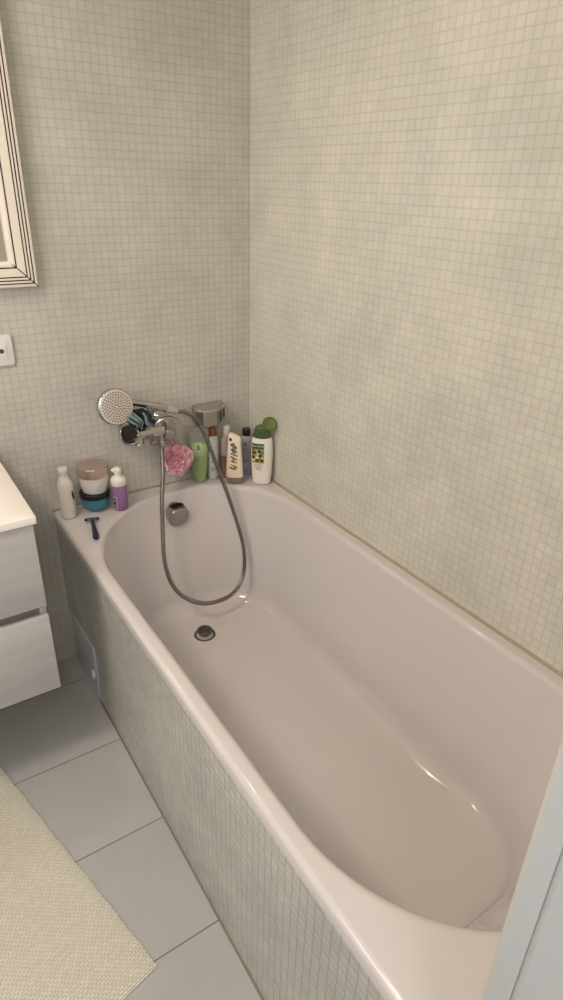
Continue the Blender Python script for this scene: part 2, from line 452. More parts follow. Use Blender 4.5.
bath = thing('bathtub', 'white built-in bathtub along the mosaic wall', 'bathtub', (-W/2, -TL/2, 0))
def outer(d, z): 
    r = .012+max(0, .0-d)
    return rloop(-W+d, -.0015-min(d, .004), -TL+.0015+min(d, .004), -.0015-min(d, .004), [(.01, .01)]*4, z)
RT = [(.24, .31), (.33, .36), (.30, .34), (.26, .32)]
RB = [(.17, .17), (.19, .20), (.21, .26), (.20, .24)]
def inner(t, z, grow=0, rs=1.0):
    """t 0 at the lip, 1 at the foot of the wall, beyond 1 in the floor fillet"""
    x0 = -.682+.062*t; x1 = -.040-.058*t; y1 = -.072-.095*t; y0 = -1.64+.18*t
    rad = [(RT[i][0]+(RB[i][0]-RT[i][0])*min(t, 1), RT[i][1]+(RB[i][1]-RT[i][1])*min(t, 1)) for i in range(4)]
    x0 -= grow; x1 += grow; y1 += grow; y0 -= grow
    return rloop(x0, x1, y0, y1, rad, z)
zb = .150
loops = [outer(.012, H-.030), outer(.0, H-.030), outer(.0, H-.012)]
for k in range(1, 6):
    a = PI/2*k/5; loops.append(outer(.012*(1-math.cos(a)), H-.012+.012*math.sin(a)))
# rim: lip rolls down into the bowl
loops.append(inner(0, H-.0015, .016)); 
for k in range(0, 6):
    a = PI/2*k/6; loops.append(inner(0, H-.0015-.014*(1-math.cos(a)), .014*(1-math.sin(a))))
zt = H-.016; zw = zb+.075
nw = 14
for k in range(0, nw+1):
    t = k/nw; tt = t+.10*math.sin(PI*t)
    loops.append(inner(tt, zt+(zw-zt)*t))
def shrink(P, d):                       # move loop inwards towards the long axis of the floor
    out = []
    for p in P:
        q = Vector((p.x, p.y, 0)); c = Vector((-.359, min(-.33, max(-1.20, p.y)), 0))
        v = c-q; l = v.length
        out.append(q+v*min(1, d/l if l > 1e-6 else 1))
    return out
def floorloop(g, z):
    rad = [(max(.05, RB[i][0]-g*(.8 if i < 2 else .9)), max(.06, RB[i][1]-g*(.8 if i < 2 else .3))) for i in range(4)]
    return rloop(-.620+g, -.098-g, -1.46+2.6*g, -.167-g, rad, z)
for k in range(1, 11):
    a = PI/2*k/10
    loops.append(floorloop(.085*(1-math.cos(a)), zw-.071*math.sin(a)))
for g in (.1, .115, .13):
    loops.append(floorloop(g, zb+.004-.004*(g-.085)/.085))
V, F = loops_vf(loops, cap0=False, cap1=True)
V = [v-bath.location for v in V]
tub_shell = mesh('shell', V, F, M['tub'], bath)
m = tub_shell.modifiers.new('thickness', 'SOLIDIFY'); m.thickness = .004; m.offset = -1

def loc(o, V): return [Vector(v)-o.location for v in V]
# drain with raised plug
dx, dy = -.359, -.312
V, F = cyl_vf((dx, dy, zb), (dx, dy, 1), [(.0, .037), (.003, .036), (.0042, .033), (.003, .029), (.001, .027), (.001, .001)], 40)
mesh('drain_flange', loc(bath, V), F, M['drain'], bath)
V, F = cyl_vf((dx, dy, zb), (dx, dy, 1), [(.001, .010), (.014, .010), (.0145, .024), (.016, .0255), (.0205, .0258), (.0225, .024), (.0235, .0)], 40)
mesh('drain_plug', loc(bath, V), F, M['drain'], bath)
# overflow knob on the back wall of the bowl
ox, oz = -.346, .517; oy = -.096
V, F, mi = join((*cyl_vf((ox, oy+.03, oz), (ox, -1, oz-.22), [(0, .033), (.028, .034), (.032, .032), (.032, .02)], 40), 0),
                (*cyl_vf((ox, oy+.03, oz), (ox, -1, oz-.22), [(.03, .018), (.045, .018)], 24), 1))
mesh('overflow_plate', loc(bath, V), F, [M['satin'], M['darkchrome']], bath, mi)
def sq_cyl(c, d, prof, e, n=48):
    c = Vector(c); u, w, d = frame_of(d); L = []
    for t, r in prof:
        L.append([c+d*t+u*r*spow(math.cos(2*PI*k/n), 2/e)+w*r*spow(math.sin(2*PI*k/n), 2/e) for k in range(n)])
    return loops_vf(L)
od = (0, -1, -.2)
V, F = sq_cyl((ox, oy+.008, oz), od, [(.0, .030), (.001, .034), (.004, .0350), (.034, .0350), (.039, .033), (.041, .029), (.042, .0)], 3.0)
kn = mesh('overflow_knob', loc(bath, V), F, M['satin'], bath)

V = []; F = []
for k in range(17):
    a = -.62+1.24*k/16
    for yy in (oy-.004, oy-.019): V.append(Vector((ox+.0356*spow(math.sin(a), .66), yy, oz+.0362*spow(math.cos(a), .66)+(yy-oy)*.2)))
for k in range(16): F.append([2*k, 2*k+1, 2*k+3, 2*k+2])
mesh('overflow_slot', loc(bath, V), F, M['darkchrome'], kn)

# sealant beads where bath meets tiles
V, F, mi = join(box_vf((-.006, RF+.001, H-.001), (0, 0, H+.006), .0015), )
mesh('trim_2', V, F, M['sealant'], kind='structure')
V, F = box_vf((-W, -.005, H-.001), (-.006, 0, H+.0045), .0015)
mesh('trim_3', V, F, M['sealant'], kind='structure')
# dark wall/floor joint along the apron
V, F = box_vf((-W+.001, RF, 0), (-W+.008, -.27, .0015), .0005); mesh('trim_4', V, F, M['joint'], kind='structure')

# access panel in the apron
ap = thing('access_panel', 'small metal inspection hatch low in the tiled bath surround', 'hatch', (-W, -.145, .11))
ax = -W+.006
V, F, mi = join(box_vf((ax-.006, -.272, .002), (ax+.001, -.262, .218), .001), box_vf((ax-.006, -.028, .002), (ax+.001, -.020, .218), .001),
                box_vf((ax-.006, -.262, .002), (ax+.001, -.028, .010), .001), box_vf((ax-.006, -.262, .210), (ax+.001, -.028, .218), .001))
mesh('frame', loc(ap, V), F, M['panel'], ap)
V, F = box_vf((ax-.0035, -.259, .013), (ax+.001, -.031, .207), .0015); mesh('door', loc(ap, V), F, M['panel'], ap)
V, F, mi = join(cyl_vf((ax-.0035, -.243, .10), (-2, -.243, .10), [(0, .011), (.003, .011), (.004, .009)], 24), box_vf((ax-.012, -.248, .084), (ax-.0035, -.239, .116), .0015))
mesh('latch', loc(ap, V), F, M['white'], ap)

# ------------------------------------------------------------------ vanity
vx0, vx1, vy, vz0, vz1 = -1.60, -.871, -.497, .322, .812
van = thing('bathroom_vanity', 'wall-hung whitewashed wood vanity cabinet with two drawers', 'cabinet', ((vx0+vx1)/2, vy/2, vz0))
V, F, mi = join(box_vf((vx1-.016, vy+.02, vz0), (vx1, -.001, vz1), .0008), box_vf((vx0, vy+.02, vz0), (vx0+.016, -.001, vz1), .0008),
                box_vf((vx0+.016, vy+.03, vz0+.004), (vx1-.016, -.001, vz0+.02), .0008), box_vf((vx0+.016, -.012, vz0+.02), (vx1-.016, -.001, vz1), .0008))
mesh('body', loc(van, V), F, M['wood'], van)
V, F = box_vf((vx0+.016, vy+.036, .50), (vx1-.016, vy+.045, .64), .0008); mesh('handle_recess', loc(van, V), F, M['recess'], van)
for z0, z1 in ((.583, vz1-.002), (vz0, .553)):
    V, F = box_vf((vx0, vy, z0), (vx1, vy+.0195, z1), .001); mesh('drawer_front', loc(van, V), F, M['wood'], van)
# side panel end seen inside the recess
top = thing('washbasin_top', 'white washbasin top with rounded bowl lying on the wooden vanity', 'countertop', ((vx0+vx1)/2, vy/2, vz1))
def basin():
    x0, x1, y0, y1, z0, z1 = vx0-.008, -.863, -.507, -.001, vz1+.0005, .832
    def rl(a, z, r): return rloop(x0+a, x1-a, y0+a, y1-a, [(r, r)]*4, z, 8, 4)
    cx, cy = (x0+x1)/2, -.27
    def bl(a, z): return rloop(cx-.24+a, cx+.24-a, cy-.16+a, cy+.14-a, [(.09, .09)]*4, z, 8, 4)
    L = [rl(.003, z0, .004), rl(0, z0+.002, .004), rl(0, z1-.002, .004), rl(.0008, z1-.0006, .004), rl(.002, z1, .004), bl(-.004, z1), bl(0, z1-.003), bl(.01, z1-.012), bl(.02, z1-.0125)]
    V, F = loops_vf(L); mesh('basin_slab', loc(top, V), F, M['ctop'], top)
basin()

# ------------------------------------------------------------------ mirror
mir = thing('wall_mirror', 'wall mirror in a cream frame with thin dark grooves', 'mirror', (-1.03, 0, 1.62))
mx1, mz0, mx0, mz1 = -.674, 1.257, -1.39, 2.02
fw = .062
# frame section: (inset from outer edge, height off wall, material of the strip that follows)
def groove(d, w, h): return [(d, h, 1), (d+.0003, h-.004, 1), (d+w-.0003, h-.004, 1), (d+w, h, 0)]
sec = [(0, .002, 0), (0, .034, 0), (.002, .0365, 0)]+groove(.0080, .0030, .037)+groove(.0160, .0030, .037)+groove(.0240, .0030, .037)+[(.030, .0368, 0)]+groove(.0470, .0034, .0335)+[(.054, .033, 0), (.058, .031, 0), (fw, .025, 0), (fw, .004, 0)]
V = []; F = []; mi = []
ns = len(sec)
for (sx, sz) in ((1, -1), (1, 1), (-1, 1), (-1, -1)):
    for d, h, _ in sec:
        x = (mx1-d) if sx > 0 else (mx0+d); z = (mz1-d) if sz > 0 else (mz0+d)
        V.append(Vector((x, -h, z)))
for c in range(4):
    for j in range(ns-1):
        a = c*ns+j; b = ((c+1) % 4)*ns+j
        F.append([a, b, b+1, a+1]); mi.append(sec[j][2])
mesh('frame', loc(mir, V), F, [M['cream'], M['brown']], mir, mi, smooth=False)
# dark mitre lines
for (sx, sz) in ((1, -1), (-1, -1), (1, 1), (-1, 1)):
    V = []; F = []
    for (d0, h0), (d1, h1) in zip([(s[0], s[1]) for s in sec], [(s[0], s[1]) for s in sec][1:]):
        if d1-d0 < .0005: continue
        o = len(V); w = .0014
        for d, h in ((d0, h0), (d1, h1)):
            x = (mx1-d) if sx > 0 else (mx0+d); z = (mz1-d) if sz > 0 else (mz0+d)
            n = Vector((sz, 0, -sx))*w if True else None
            p = Vector((x, -h-.0003, z)); t = Vector((1, 0, 1 if sx*sz < 0 else -1)).normalized()*w
            t = Vector((sx*1.0, 0, sz*-1.0)); t = Vector((t.x, 0, t.z)).normalized()*w
            V += [p+t, p-t]
        F.append([o, o+1, o+3, o+2])
    mesh('mitre_joint', loc(mir, V), F, M['brown'], mir, smooth=False)
V, F = box_vf((mx0+fw-.006, -.012, mz0+fw-.006), (mx1-fw+.006, -.008, mz1-fw+.006)); mesh('glass', loc(mir, V), F, M['mirror'], mir, smooth=False)
V, F = box_vf((mx0+.03, -.0078, mz0+.03), (mx1-.03, -.001, mz1-.03)); mesh('backing', loc(mir, V), F, M['brown'], mir, smooth=False)

# ------------------------------------------------------------------ power outlet
ou = thing('power_outlet', 'white rectangular power outlet on the mosaic wall below the mirror', 'outlet', (-.820, 0, 1.092))
def plate(x0, x1, z0, z1, y0, y1, r, b):
    def rr(a, y):
        return [Vector((p.x, y, p.y)) for p in rloop(x0+a, x1-a, z0+a, z1-a, [(r, r)]*4, 0, 6, 2)]
    return loops_vf([rr(0, y0), rr(0, y1+b), rr(b*.3, y1+b*.3), rr(b, y1)])
V, F = plate(-.882, -.758, 1.050, 1.134, -.0005, -.011, .008, .004); mesh('cover_plate', loc(ou, V), F, M['outlet'], ou)
for k in range(3):
    x1 = -.775-.0305*k
    V, F = plate(x1-.0295, x1, 1.069, 1.115, -.0085, -.0125, .0015, .001); s_ = mesh('socket_module', loc(ou, V), F, M['outlet'], ou)
    V, F = cyl_vf((x1-.0148, -.0120, 1.092), (x1-.0148, -1, 1.092), [(0, .0062), (.0012, .0062)], 24)
    mesh('socket_hole', loc(ou, V), F, M['outletdark'], s_)

# ------------------------------------------------------------------ rug
def rug():
    # corner near vanity; local x across, local y towards the camera
    ang = math.atan2(.945-1.048, -(.798-.363))      # direction of the long right edge
    p0 = Vector((-1.075, -.25, 0)); d = Vector((-.945+1.048, -.798+.363, 0)).normalized(); s = Vector((-d.y*-1, 0, 0))
    side = Vector((d.y, -d.x, 0))                    # towards -x
    o = bpy.data.objects.new('bath_mat', None)
    nx, ny = 60, 90; LX, LY = .55, .86
    V = []; F = []; rnd = random.Random(3)
    def hgt(i, j):
        e = min(i, nx-i, j, ny-j)
        return .0045+.0035*min(1, e/1.5)+.0012*math.sin(i*2.1)*math.sin(j*1.3)
    for j in range(ny+1):
        for i in range(nx+1):
            wob = .0008*math.sin(j*.55)+.0006*math.sin(j*1.9) if i == 0 else 0
            V.append(Vector((-LX*i/nx+wob, -LY*j/ny, hgt(i, j))))
    n = len(V)
    for j in range(ny+1):
        for i in range(nx+1):
            v = V[j*(nx+1)+i]; V.append(Vector((v.x, v.y, .0006)))
    def id(i, j, b=0): return j*(nx+1)+i+b*n
    for j in range(ny):
        for i in range(nx):
            F.append([id(i, j), id(i+1, j), id(i+1, j+1), id(i, j+1)]); F.append([id(i, j, 1), id(i, j+1, 1), id(i+1, j+1, 1), id(i+1, j, 1)])
    for j in range(ny):
        for i in (0, nx): F.append([id(i, j), id(i, j+1), id(i, j+1, 1), id(i, j, 1)])
    for i in range(nx):
        for j in (0, ny): F.append([id(i, j), id(i+1, j), id(i+1, j, 1), id(i, j, 1)])
    o = mesh('bath_mat', V, F, M['rug'], loc=p0)
    o.rotation_euler = (0, 0, math.atan2(d.x, -d.y))
    tag(o, 'cream woven cotton bath mat on the grey tiled floor', 'rug')
rug()

# ------------------------------------------------------------------ bath mixer, hand shower, hose
mixx = thing('bath_mixer', 'chrome wall-mounted bath mixer tap above the end of the tub', 'faucet', (-.41, 0, .81))
def P(name, parts, mats, parent): 
    V, F, mi = join(*parts); return mesh(name, loc(parent, V), F, mats, parent, mi)
for x in (-.455, -.345):
    P('escutcheon', [cyl_vf((x, -.001, .822), (x, -1, .822), [(0, .029), (.004, .029), (.010, .022), (.016, .015), (.045, .0145)], 36)], M['chrome'], mixx)
# horizontal body: rounded bar, swelling to a ring at the left end
body = catmull([(-.466, -.072, .812), (-.45, -.074, .812), (-.42, -.074, .811), (-.362, -.074, .811)], .004)
nb = len(body)
P('body', [sweep_vf(body, lambda i: .0235*min(1, .45+i*.2, .6+(nb-1-i)*.2), 32)], M['chrome'], mixx)
P('end_ring', [sq_cyl((-.462, -.066, .815), (-.66, -.74, .10), [(0, .020), (.006, .030), (.026, .034), (.031, .0335), (.033, .031), (.031, .028), (.018, .025), (.016, .001)], 2.2)], M['chrome'], mixx)
P('end_recess', [sq_cyl((-.462, -.066, .815), (-.66, -.74, .10), [(.0165, .001), (.0168, .0245), (.019, .0245), (.0192, .001)], 2.2)], M['darkchrome'], mixx)
P('end_cap', [sq_cyl((-.362, -.078, .800), (1, -.15, -.35), [(0, .019), (.003, .0205), (.026, .0205), (.030, .017), (.0305, .001)], 3.2)], M['satin'], mixx)
P('spout', [cyl_vf((-.452, -.082, .800), (-.452, -.098, .765), [(0, .018), (.010, .0165), (.020, .0145), (.024, .0145), (.0255, .012)], 32)], M['chrome'], mixx)
# lever on top, pointing right
lv = catmull([(-.386, -.078, .842), (-.362, -.088, .854), (-.338, -.096, .850), (-.312, -.102, .838)], .003)
nl = len(lv)
P('lever', [cyl_vf((-.384, -.074, .826), (-.384, -.082, .87), [(0, .019), (.016, .019), (.022, .016), (.024, .006)], 32),
            sweep_vf(lv, lambda i: 1.25-1.0*i/nl, cross=[(.017*spow(math.cos(2*PI*k/24), .7), .006*spow(math.sin(2*PI*k/24), .8)) for k in range(24)])], M['chrome'], mixx)
# diverter and hose outlet under the body
P('hose_outlet', [cyl_vf((-.374, -.078, .800), (-.374, -.082, .74), [(0, .013), (.012, .013), (.016, .0105), (.022, .0105), (.0225, .0125), (.040, .0125), (.042, .009), (.056, .0075), (.058, .006)], 24)], M['chrome'], mixx)
P('diverter_knob', [cyl_vf((-.412, -.092, .800), (-.412, -.12, .778), [(0, .009), (.014, .010), (.018, .013), (.028, .0125), (.030, .009)], 24)], M['satin'], mixx)
# cradle for the hand shower: stem and fork
P('shower_cradle', [cyl_vf((-.405, -.074, .835), (-.402, -.082, .90), [(0, .011), (.030, .009), (.036, .009)], 24),
                    sweep_vf(catmull([(-.417, -.098, .902), (-.414, -.098, .884), (-.402, -.088, .874), (-.390, -.074, .882), (-.388, -.064, .900)], .003), .0052, 12)], M['satin'], mixx)

hs = thing('hand_shower', 'round chrome hand shower lying in its cradle on the mixer', 'shower head', (-.52, -.10, .915))
hc = Vector((-.518, -.102, .917)); hn = Vector((.06, -.95, .22)).normalized()
P('head', [cyl_vf(hc-hn*.012, hc+hn, [(-.020, .018), (-.016, .034), (-.009, .047), (-.002, .0545), (.006, .0550), (.0125, .0542), (.015, .0515)], 56)], M['chrome'], hs)
pf = [cyl_vf(hc-hn*.012, hc+hn, [(.0145, .0512), (.0165, .0500), (.0172, .0478), (.0172, .001)], 56)]
u, w, _ = frame_of(hn)
k2 = 0
for ring, cnt in ((.0070, 6), (.0140, 11), (.0212, 16), (.0284, 21), (.0356, 27), (.0428, 32)):
    for k in range(cnt):
        a = 2*PI*(k+.5*(k2 % 2))/cnt
        c = hc+hn*.0051+(u*math.cos(a)+w*math.sin(a))*ring
        v, f = cyl_vf(c, c+hn, [(0, .0022), (.0014, .0020)], 8); pf.append((v, f, 1))
    k2 += 1
P('spray_face', pf, [M['sprayface'], M['nozzle']], hs)
hp = catmull([(-.505, -.078, .922), (-.468, -.068, .915), (-.425, -.072, .903), (-.375, -.078, .888), (-.352, -.080, .880)], .004)
nh = len(hp)
P('handle', [sweep_vf(hp, lambda i: .0125-.0035*math.sin(PI*min(1, i/nh*1.1))*.6, 24)], M['chrome'], hs)
P('swivel_nut', [cyl_vf((-.352, -.080, .880), (-.315, -.080, .863), [(0, .011), (.001, .0125), (.018, .0122), (.019, .0105), (.021, .0105), (.022, .0118), (.040, .0100), (.042, .007)], 24)], M['nut'], hs)

HP = [(-0.315, -0.08, 0.863), (-0.286, -0.085, 0.856), (-0.253, -0.095, 0.828), (-0.23, -0.115, 0.762), (-0.21, -0.15, 0.67), (-0.185, -0.17, 0.573), (-0.167, -0.205, 0.468),
      (-0.161, -0.235, 0.382), (-0.179, -0.26, 0.3), (-0.235, -0.28, 0.252), (-0.323, -0.285, 0.251), (-0.393, -0.28, 0.287), (-0.438, -0.26, 0.342), (-0.451, -0.23, 0.422),
      (-0.433, -0.185, 0.517), (-0.414, -0.15, 0.604), (-0.39, -0.115, 0.69), (-0.3755, -0.083, 0.756)]
path = catmull(HP, .0016)
pat = (.0056, .0078, .0078, .0056)
V, F = sweep_vf(path, lambda i: pat[i % 4], 10)
ho = mesh('shower_hose', V, F, M['hose'])
tag(ho, 'ribbed metal shower hose hanging in a loop into the tub', 'hose')

# scrunchie on the mixer
def petals(n, R, r0, axis_fn, amp, seed, waves=7, nu=16, nv=4, span=1.1):
    rnd = random.Random(seed); parts = []
    for k in range(n):
        z = 1-2*(k+.5)/n; ph = k*2.39996; d = Vector((math.sqrt(1-z*z)*math.cos(ph), math.sqrt(1-z*z)*math.sin(ph), z))
        t = d.orthogonal().normalized(); t.rotate(Matrix.Rotation(rnd.uniform(0, 2*PI), 3, d)); nrm = d.cross(t)
        ph0 = rnd.uniform(0, 6); Rk = R*rnd.uniform(.86, 1.04)
        V = []; F = []
        for i in range(nu+1):
            a = span*(2*i/nu-1); dd = d*math.cos(a)+t*math.sin(a)
            for j in range(nv+1):
                v = j/nv; r = r0+(Rk-r0)*v
                V.append(axis_fn(dd*r+nrm*amp*v*math.sin(waves*a+ph0)+dd*amp*.3*v*math.sin(waves*1.7*a)))
        for i in range(nu):
            for j in range(nv):
                q = i*(nv+1)+j; F.append([q, q+1, q+nv+2, q+nv+1])
        parts.append((V, F, rnd.choice((0, 1, 1)) if seed == 5 else 0))
    return parts
sc_c = Vector((-.448, -.098, .868))
parts = petals(40, .032, .006, lambda p: sc_c+Vector((p.x*1.15, p.y*.7, p.z*.95)), .005, 21, waves=5, nu=14)
parts = [(v, f, 1) for v, f, _ in parts]
rn = random.Random(4)
for k in range(6):
    # folded bands lying diagonally over the dark bunch
    x0 = -.028+.011*k; amp_ = .006*(1 if k % 2 else -1)
    pts = []
    for q in range(9):
        t = q/8*2-1
        pts.append(sc_c+Vector((x0+.013*t+.005*math.sin(3*t+k), -.0235*math.cos(t*1.25)*(.9+.12*rn.random())-.004, -.028*t*(1-.35*abs(x0)/.03)+amp_*.3)))
    wr = .0068 if k % 3 else .0045
    v, f = sweep_vf(catmull(pts, .002), 1, cross=[(wr*math.cos(2*PI*j/14), .0022*math.sin(2*PI*j/14)) for j in range(14)])
    parts.append((v, f, 1 if k in (3, 5) else 0))
V, F, mi = join(*parts)
so = mesh('hair_scrunchie', [v-sc_c for v in V], F, [M['tealcloth'], M['darkcloth']], mi=mi, loc=sc_c)
m = so.modifiers.new('cloth', 'SOLIDIFY'); m.thickness = .0008
tag(so, 'dark and blue-grey ruffled scrunchie stuffed on top of the chrome mixer', 'scrunchie')

lc = Vector((-.313, -.058, .688))
lf = thing('loofah', 'pink mesh bath sponge hanging from the mixer beside the hose', 'sponge', lc)
def shape(p):
    k = 1+.10*math.sin(3*math.atan2(p.z, p.x)+.6)
    return Vector((p.x*.98*k, p.y*.85, p.z*1.0*k))
V, F, mi = join(*petals(95, .0545, .01, shape, .0055, 11, waves=9, nu=20, nv=5, span=.85), *petals(83, .050, .012, lambda p: shape(Vector((p.y, p.z, p.x))), .006, 17, waves=7, nu=18, nv=5, span=.7))
mesh('mesh_ruffles', V, F, M['pink'], lf)
V, F = cyl_vf((0, 0, -.034), (0, 0, 1), [(0, .006), (.006, .020), (.016, .031), (.032, .036), (.048, .032), (.060, .020), (.066, .006)], 24); mesh('mesh_core', V, F, M['pink'], lf)
V, F = sweep_vf(catmull([Vector((-.008, 0, .03)), Vector((-.020, -.004, .07)), Vector((-.034, -.012, .106)), Vector((-.030, -.010, .112)), Vector((-.018, -.002, .08)), Vector((-.002, 0, .03))], .003), .0015, 8)
mesh('cord', V, F, M['pinkcord'], lf)

# chrome box bracket on the wall
bk = thing('wall_holder', 'faceted chrome holder fixed to the wall above the bottles', 'holder', (-.18, 0, .82))
plan = [(-.226, -.001), (-.236, -.050), (-.222, -.078), (-.172, -.080), (-.122, -.044), (-.112, -.001)]
def lay(z, k=1, dy=0): return [Vector((-.175+(x+.175)*k, y*k, z+dy*(-y))) for x, y in plan]
V, F, mi = join((*loops_vf([lay(.790, .96), lay(.793, 1), lay(.838, 1), lay(.840, 1)]), 0))
mesh('box', loc(bk, V), F, M['satin'], bk, smooth=False)
V, F = loops_vf([lay(.8405, 1.02), lay(.843, 1.02), lay(.847, .98), lay(.849, .7)]); mesh('lid', loc(bk, V), F, M['chrome'], bk, smooth=False)
V, F, mi = join(box_vf((-.139, -.0625, .808), (-.133, -.0585, .838), .0008), box_vf((-.160, -.078, .803), (-.155, -.074, .838), .0008))
mesh('clip', loc(bk, V), F, M['darkchrome'], bk)

# ------------------------------------------------------------------ toiletries
Z = H+.0005
def S(rows, n=5): return Surf(smooth_rows([list(r)+[0]*(5-len(r)) for r in rows], n))
def part(name, surf, m, parent, sub=1): 
    V, F = surf.vf(40, sub); return mesh(name, V, F, m, parent)
TOI = 'toiletries on the tub rim'

# green tube
t = thing('shower_gel_tube', 'green squeeze tube with a clear flat top beside the pink sponge', 'tube', (-.222, -.034, Z), math.radians(-27))
s = S([(0, .020, .016, 2), (.002, .022, .018, 2), (.022, .0225, .0185, 2), (.024, .0225, .0185, 2)], 1); part('cap', s, M['green'], t)
body = S([(.0245, .0245, .019, 2.1), (.028, .0265, .020, 2.1), (.07, .0295, .0185, 2.1), (.11, .0318, .015, 2.1), (.142, .0335, .010, 2.1), (.1422, .0335, .010, 2.1)], 3); part('body', body, M['green'], t)
s2 = S([(.1423, .0335, .010, 2.2), (.163, .0350, .006, 2.4), (.182, .0358, .0022, 3), (.196, .0358, .0016, 3)], 3); part('crimped_top', s2, M['clear'], t)
V, F = body.blob(0, .128, .0205, .0205, .0006); mesh('emblem', V, F, M['palegreen'], t)
V, F, mi = join(body.blob(0, .128, .0175, .0175, .0011, r0=.86), body.blob(.0, .130, .006, .009, .0011, rot=.5), body.blob(0, .123, .009, .0035, .0011)); mesh('leaf_print', V, F, M['midgreen'], t)
def arc(x, z): a = -PI*.1-PI*.8*x; return (.027*math.cos(a), .124+(.026+.003*z)*math.sin(a)*.85)
V, F, mi = join(body.patch(0, 1, 0, 1, .0009, shape=arc, nx=24, nz=2), *[body.blob(.0, zz, ww, .0011, .0008) for zz, ww in ((.078, .012), (.072, .009), (.060, .013), (.054, .008))])
mesh('swoosh_print', V, F, M['palegreen'], t)

# white bottle with amber collar
t = thing('pump_bottle', 'slim pale bottle with an amber collar behind the hose, beside the green tube', 'bottle', (-.168, -.034, Z), math.radians(-25), 'bottles on the tub rim')
b = S([(0, .018, .016, 2.5), (.003, .0205, .0185, 2.5), (.145, .0205, .0185, 2.5), (.156, .0175, .016, 2.2), (.160, .0135, .0135, 2)], 2); part('body', b, M['gbottle'], t)
s = S([(.1605, .0145, .0145, 2), (.176, .0150, .0150, 2), (.186, .0125, .0125, 2), (.188, .0105, .0105, 2)], 2); part('collar', s, M['amber'], t)
s = S([(.1885, .0065, .0065, 2), (.196, .0065, .0065, 2), (.1965, .009, .009, 2), (.206, .009, .009, 2), (.208, .006, .006, 2)], 1); part('pump', s, M['clear'], t)
V, F, mi = join(b.blob(0, .098, .0035, .013, .0008), *[b.blob(0, zz, .008, .001, .0008) for zz in (.07, .065, .045, .04, .035)]); mesh('print', V, F, M['greyprint'], t)

# pinkish bottle with white cap
t = thing('shampoo_bottle', 'pinkish see-through bottle with a white cap behind the cream bottle', 'bottle', (-.1215, -.050, Z), math.radians(-25), 'bottles on the tub rim')
s = S([(0, .019, .015, 2.6), (.003, .0215, .0165, 2.6), (.085, .0215, .0165, 2.6), (.0852, .0215, .0165, 2.6)], 2); part('lower_body', s, M['rose'], t)
s = S([(.0853, .0215, .0165, 2.6), (.14, .0205, .016, 2.6), (.153, .015, .013, 2.2), (.158, .0105, .0105, 2)], 2); part('upper_body', s, M['pinkclear'], t)
s = S([(.1585, .0115, .0115, 2), (.172, .0120, .0120, 2), (.190, .0135, .0135, 2), (.192, .0115, .0115, 2)], 1); part('cap', s, M['offwhite'], t)

# cream bottle standing on its taupe cap
t = thing('lotion_bottle', 'cream slant-topped bottle with brown print standing upside down on a taupe cap', 'bottle', (-.122, -.106, Z), math.radians(-34), 'bottles on the tub rim')
s = S([(0, .026, .015, 2.4), (.002, .0285, .0165, 2.4), (.020, .0300, .018, 2.4), (.024, .0298, .018, 2.4)], 1); part('cap', s, M['capbrown'], t)
b = S([(.0245, .0298, .018, 2.6, .0), (.06, .0285, .0180, 2.6, .0), (.11, .0255, .0165, 2.6, .000), (.150, .0225, .0145, 2.6, .001), (.168, .0215, .013, 2.6, .0015), (.176, .019, .011, 2.6, .002), (.179, .012, .007, 2.4, .001)], 4)
V, F = b.vf(40, 1)
V = [Vector((v.x, v.y, v.z-(max(0, v.z-.13)/.05)*(v.x+.0)*.42)) for v in V]      # slanting shoulder
mesh('body', V, F, M['creamb'], t)
V, F = b.blob(-.0115, .163, .0045, .0058, .0009); mesh('dot_mark', V, F, M['black'], t)
g = []
for (x, z, a, c, r) in ((-.005, .146, .006, .004, .6), (-.001, .140, .0065, .0035, -.5), (.001, .132, .0075, .0035, .5), (-.004, .126, .0065, .0032, -.6), (.002, .120, .006, .003, .3), (-.005, .112, .006, .0022, -.5), (.004, .108, .006, .0022, -.4)):
    g.append(b.blob(x, z, a*1.3, c*1.45, .0009, r, r0=.25))
V, F, mi = join(*g); mesh('floral_print', V, F, M['greyprint'], t)
g = []
for (x, z, a, c, r) in ((-.006, .100, .0072, .0026, -.45), (-.003, .093, .0022, .006, .3), (.004, .094, .006, .0022, -.6), (-.005, .085, .0065, .0024, -.35), (.005, .082, .005, .0018, -.3), (-.002, .070, .011, .0014, -.35), (-.005, .060, .012, .0030, -.30), (.005, .064, .007, .0016, -.3)):
    g.append(b.blob(x, z, a*1.15, c*1.3, .0009, r))
V, F, mi = join(*g); mesh('lettering_print', V, F, M['tanprint'], t)

# lilac grey bottle with black cap
t = thing('body_wash_bottle', 'lilac grey bottle with a black cap in the corner behind the white and green bottle', 'bottle', (-.046, -.058, Z), math.radians(-30), 'bottles on the tub rim')
t.scale = (1.08, 1.08, 1.0)
b = S([(0, .0215, .014, 2.6), (.003, .024, .016, 2.6), (.12, .024, .016, 2.6), (.136, .021, .015, 2.4), (.143, .014, .012, 2.1), (.145, .012, .011, 2)], 3); part('body', b, M['lilac'], t)
s = S([(.1455, .0125, .0125, 2), (.147, .0135, .0135, 2), (.168, .0130, .0130, 2), (.171, .011, .011, 2)], 1); part('cap', s, M['black'], t)
V, F = b.blob(-.004, .117, .0066, .0066); mesh('emblem', V, F, M['greyprint'], t)
V, F = b.blob(-.004, .018, .018, .0012); mesh('label_line', V, F, M['greyprint'], t)
V, F, mi = join(*[b.blob(-.006, zz, ww, .0008) for zz, ww in ((.10, .009), (.094, .011), (.086, .010), (.076, .008), (.060, .011), (.055, .011), (.05, .009))]); mesh('fine_print', V, F, M['greyprint'], t)
V, F = b.blob(-.004, .117, .0045, .0045, .0012, r0=.75); mesh('emblem_ring', V, F, M['lilac'], t)

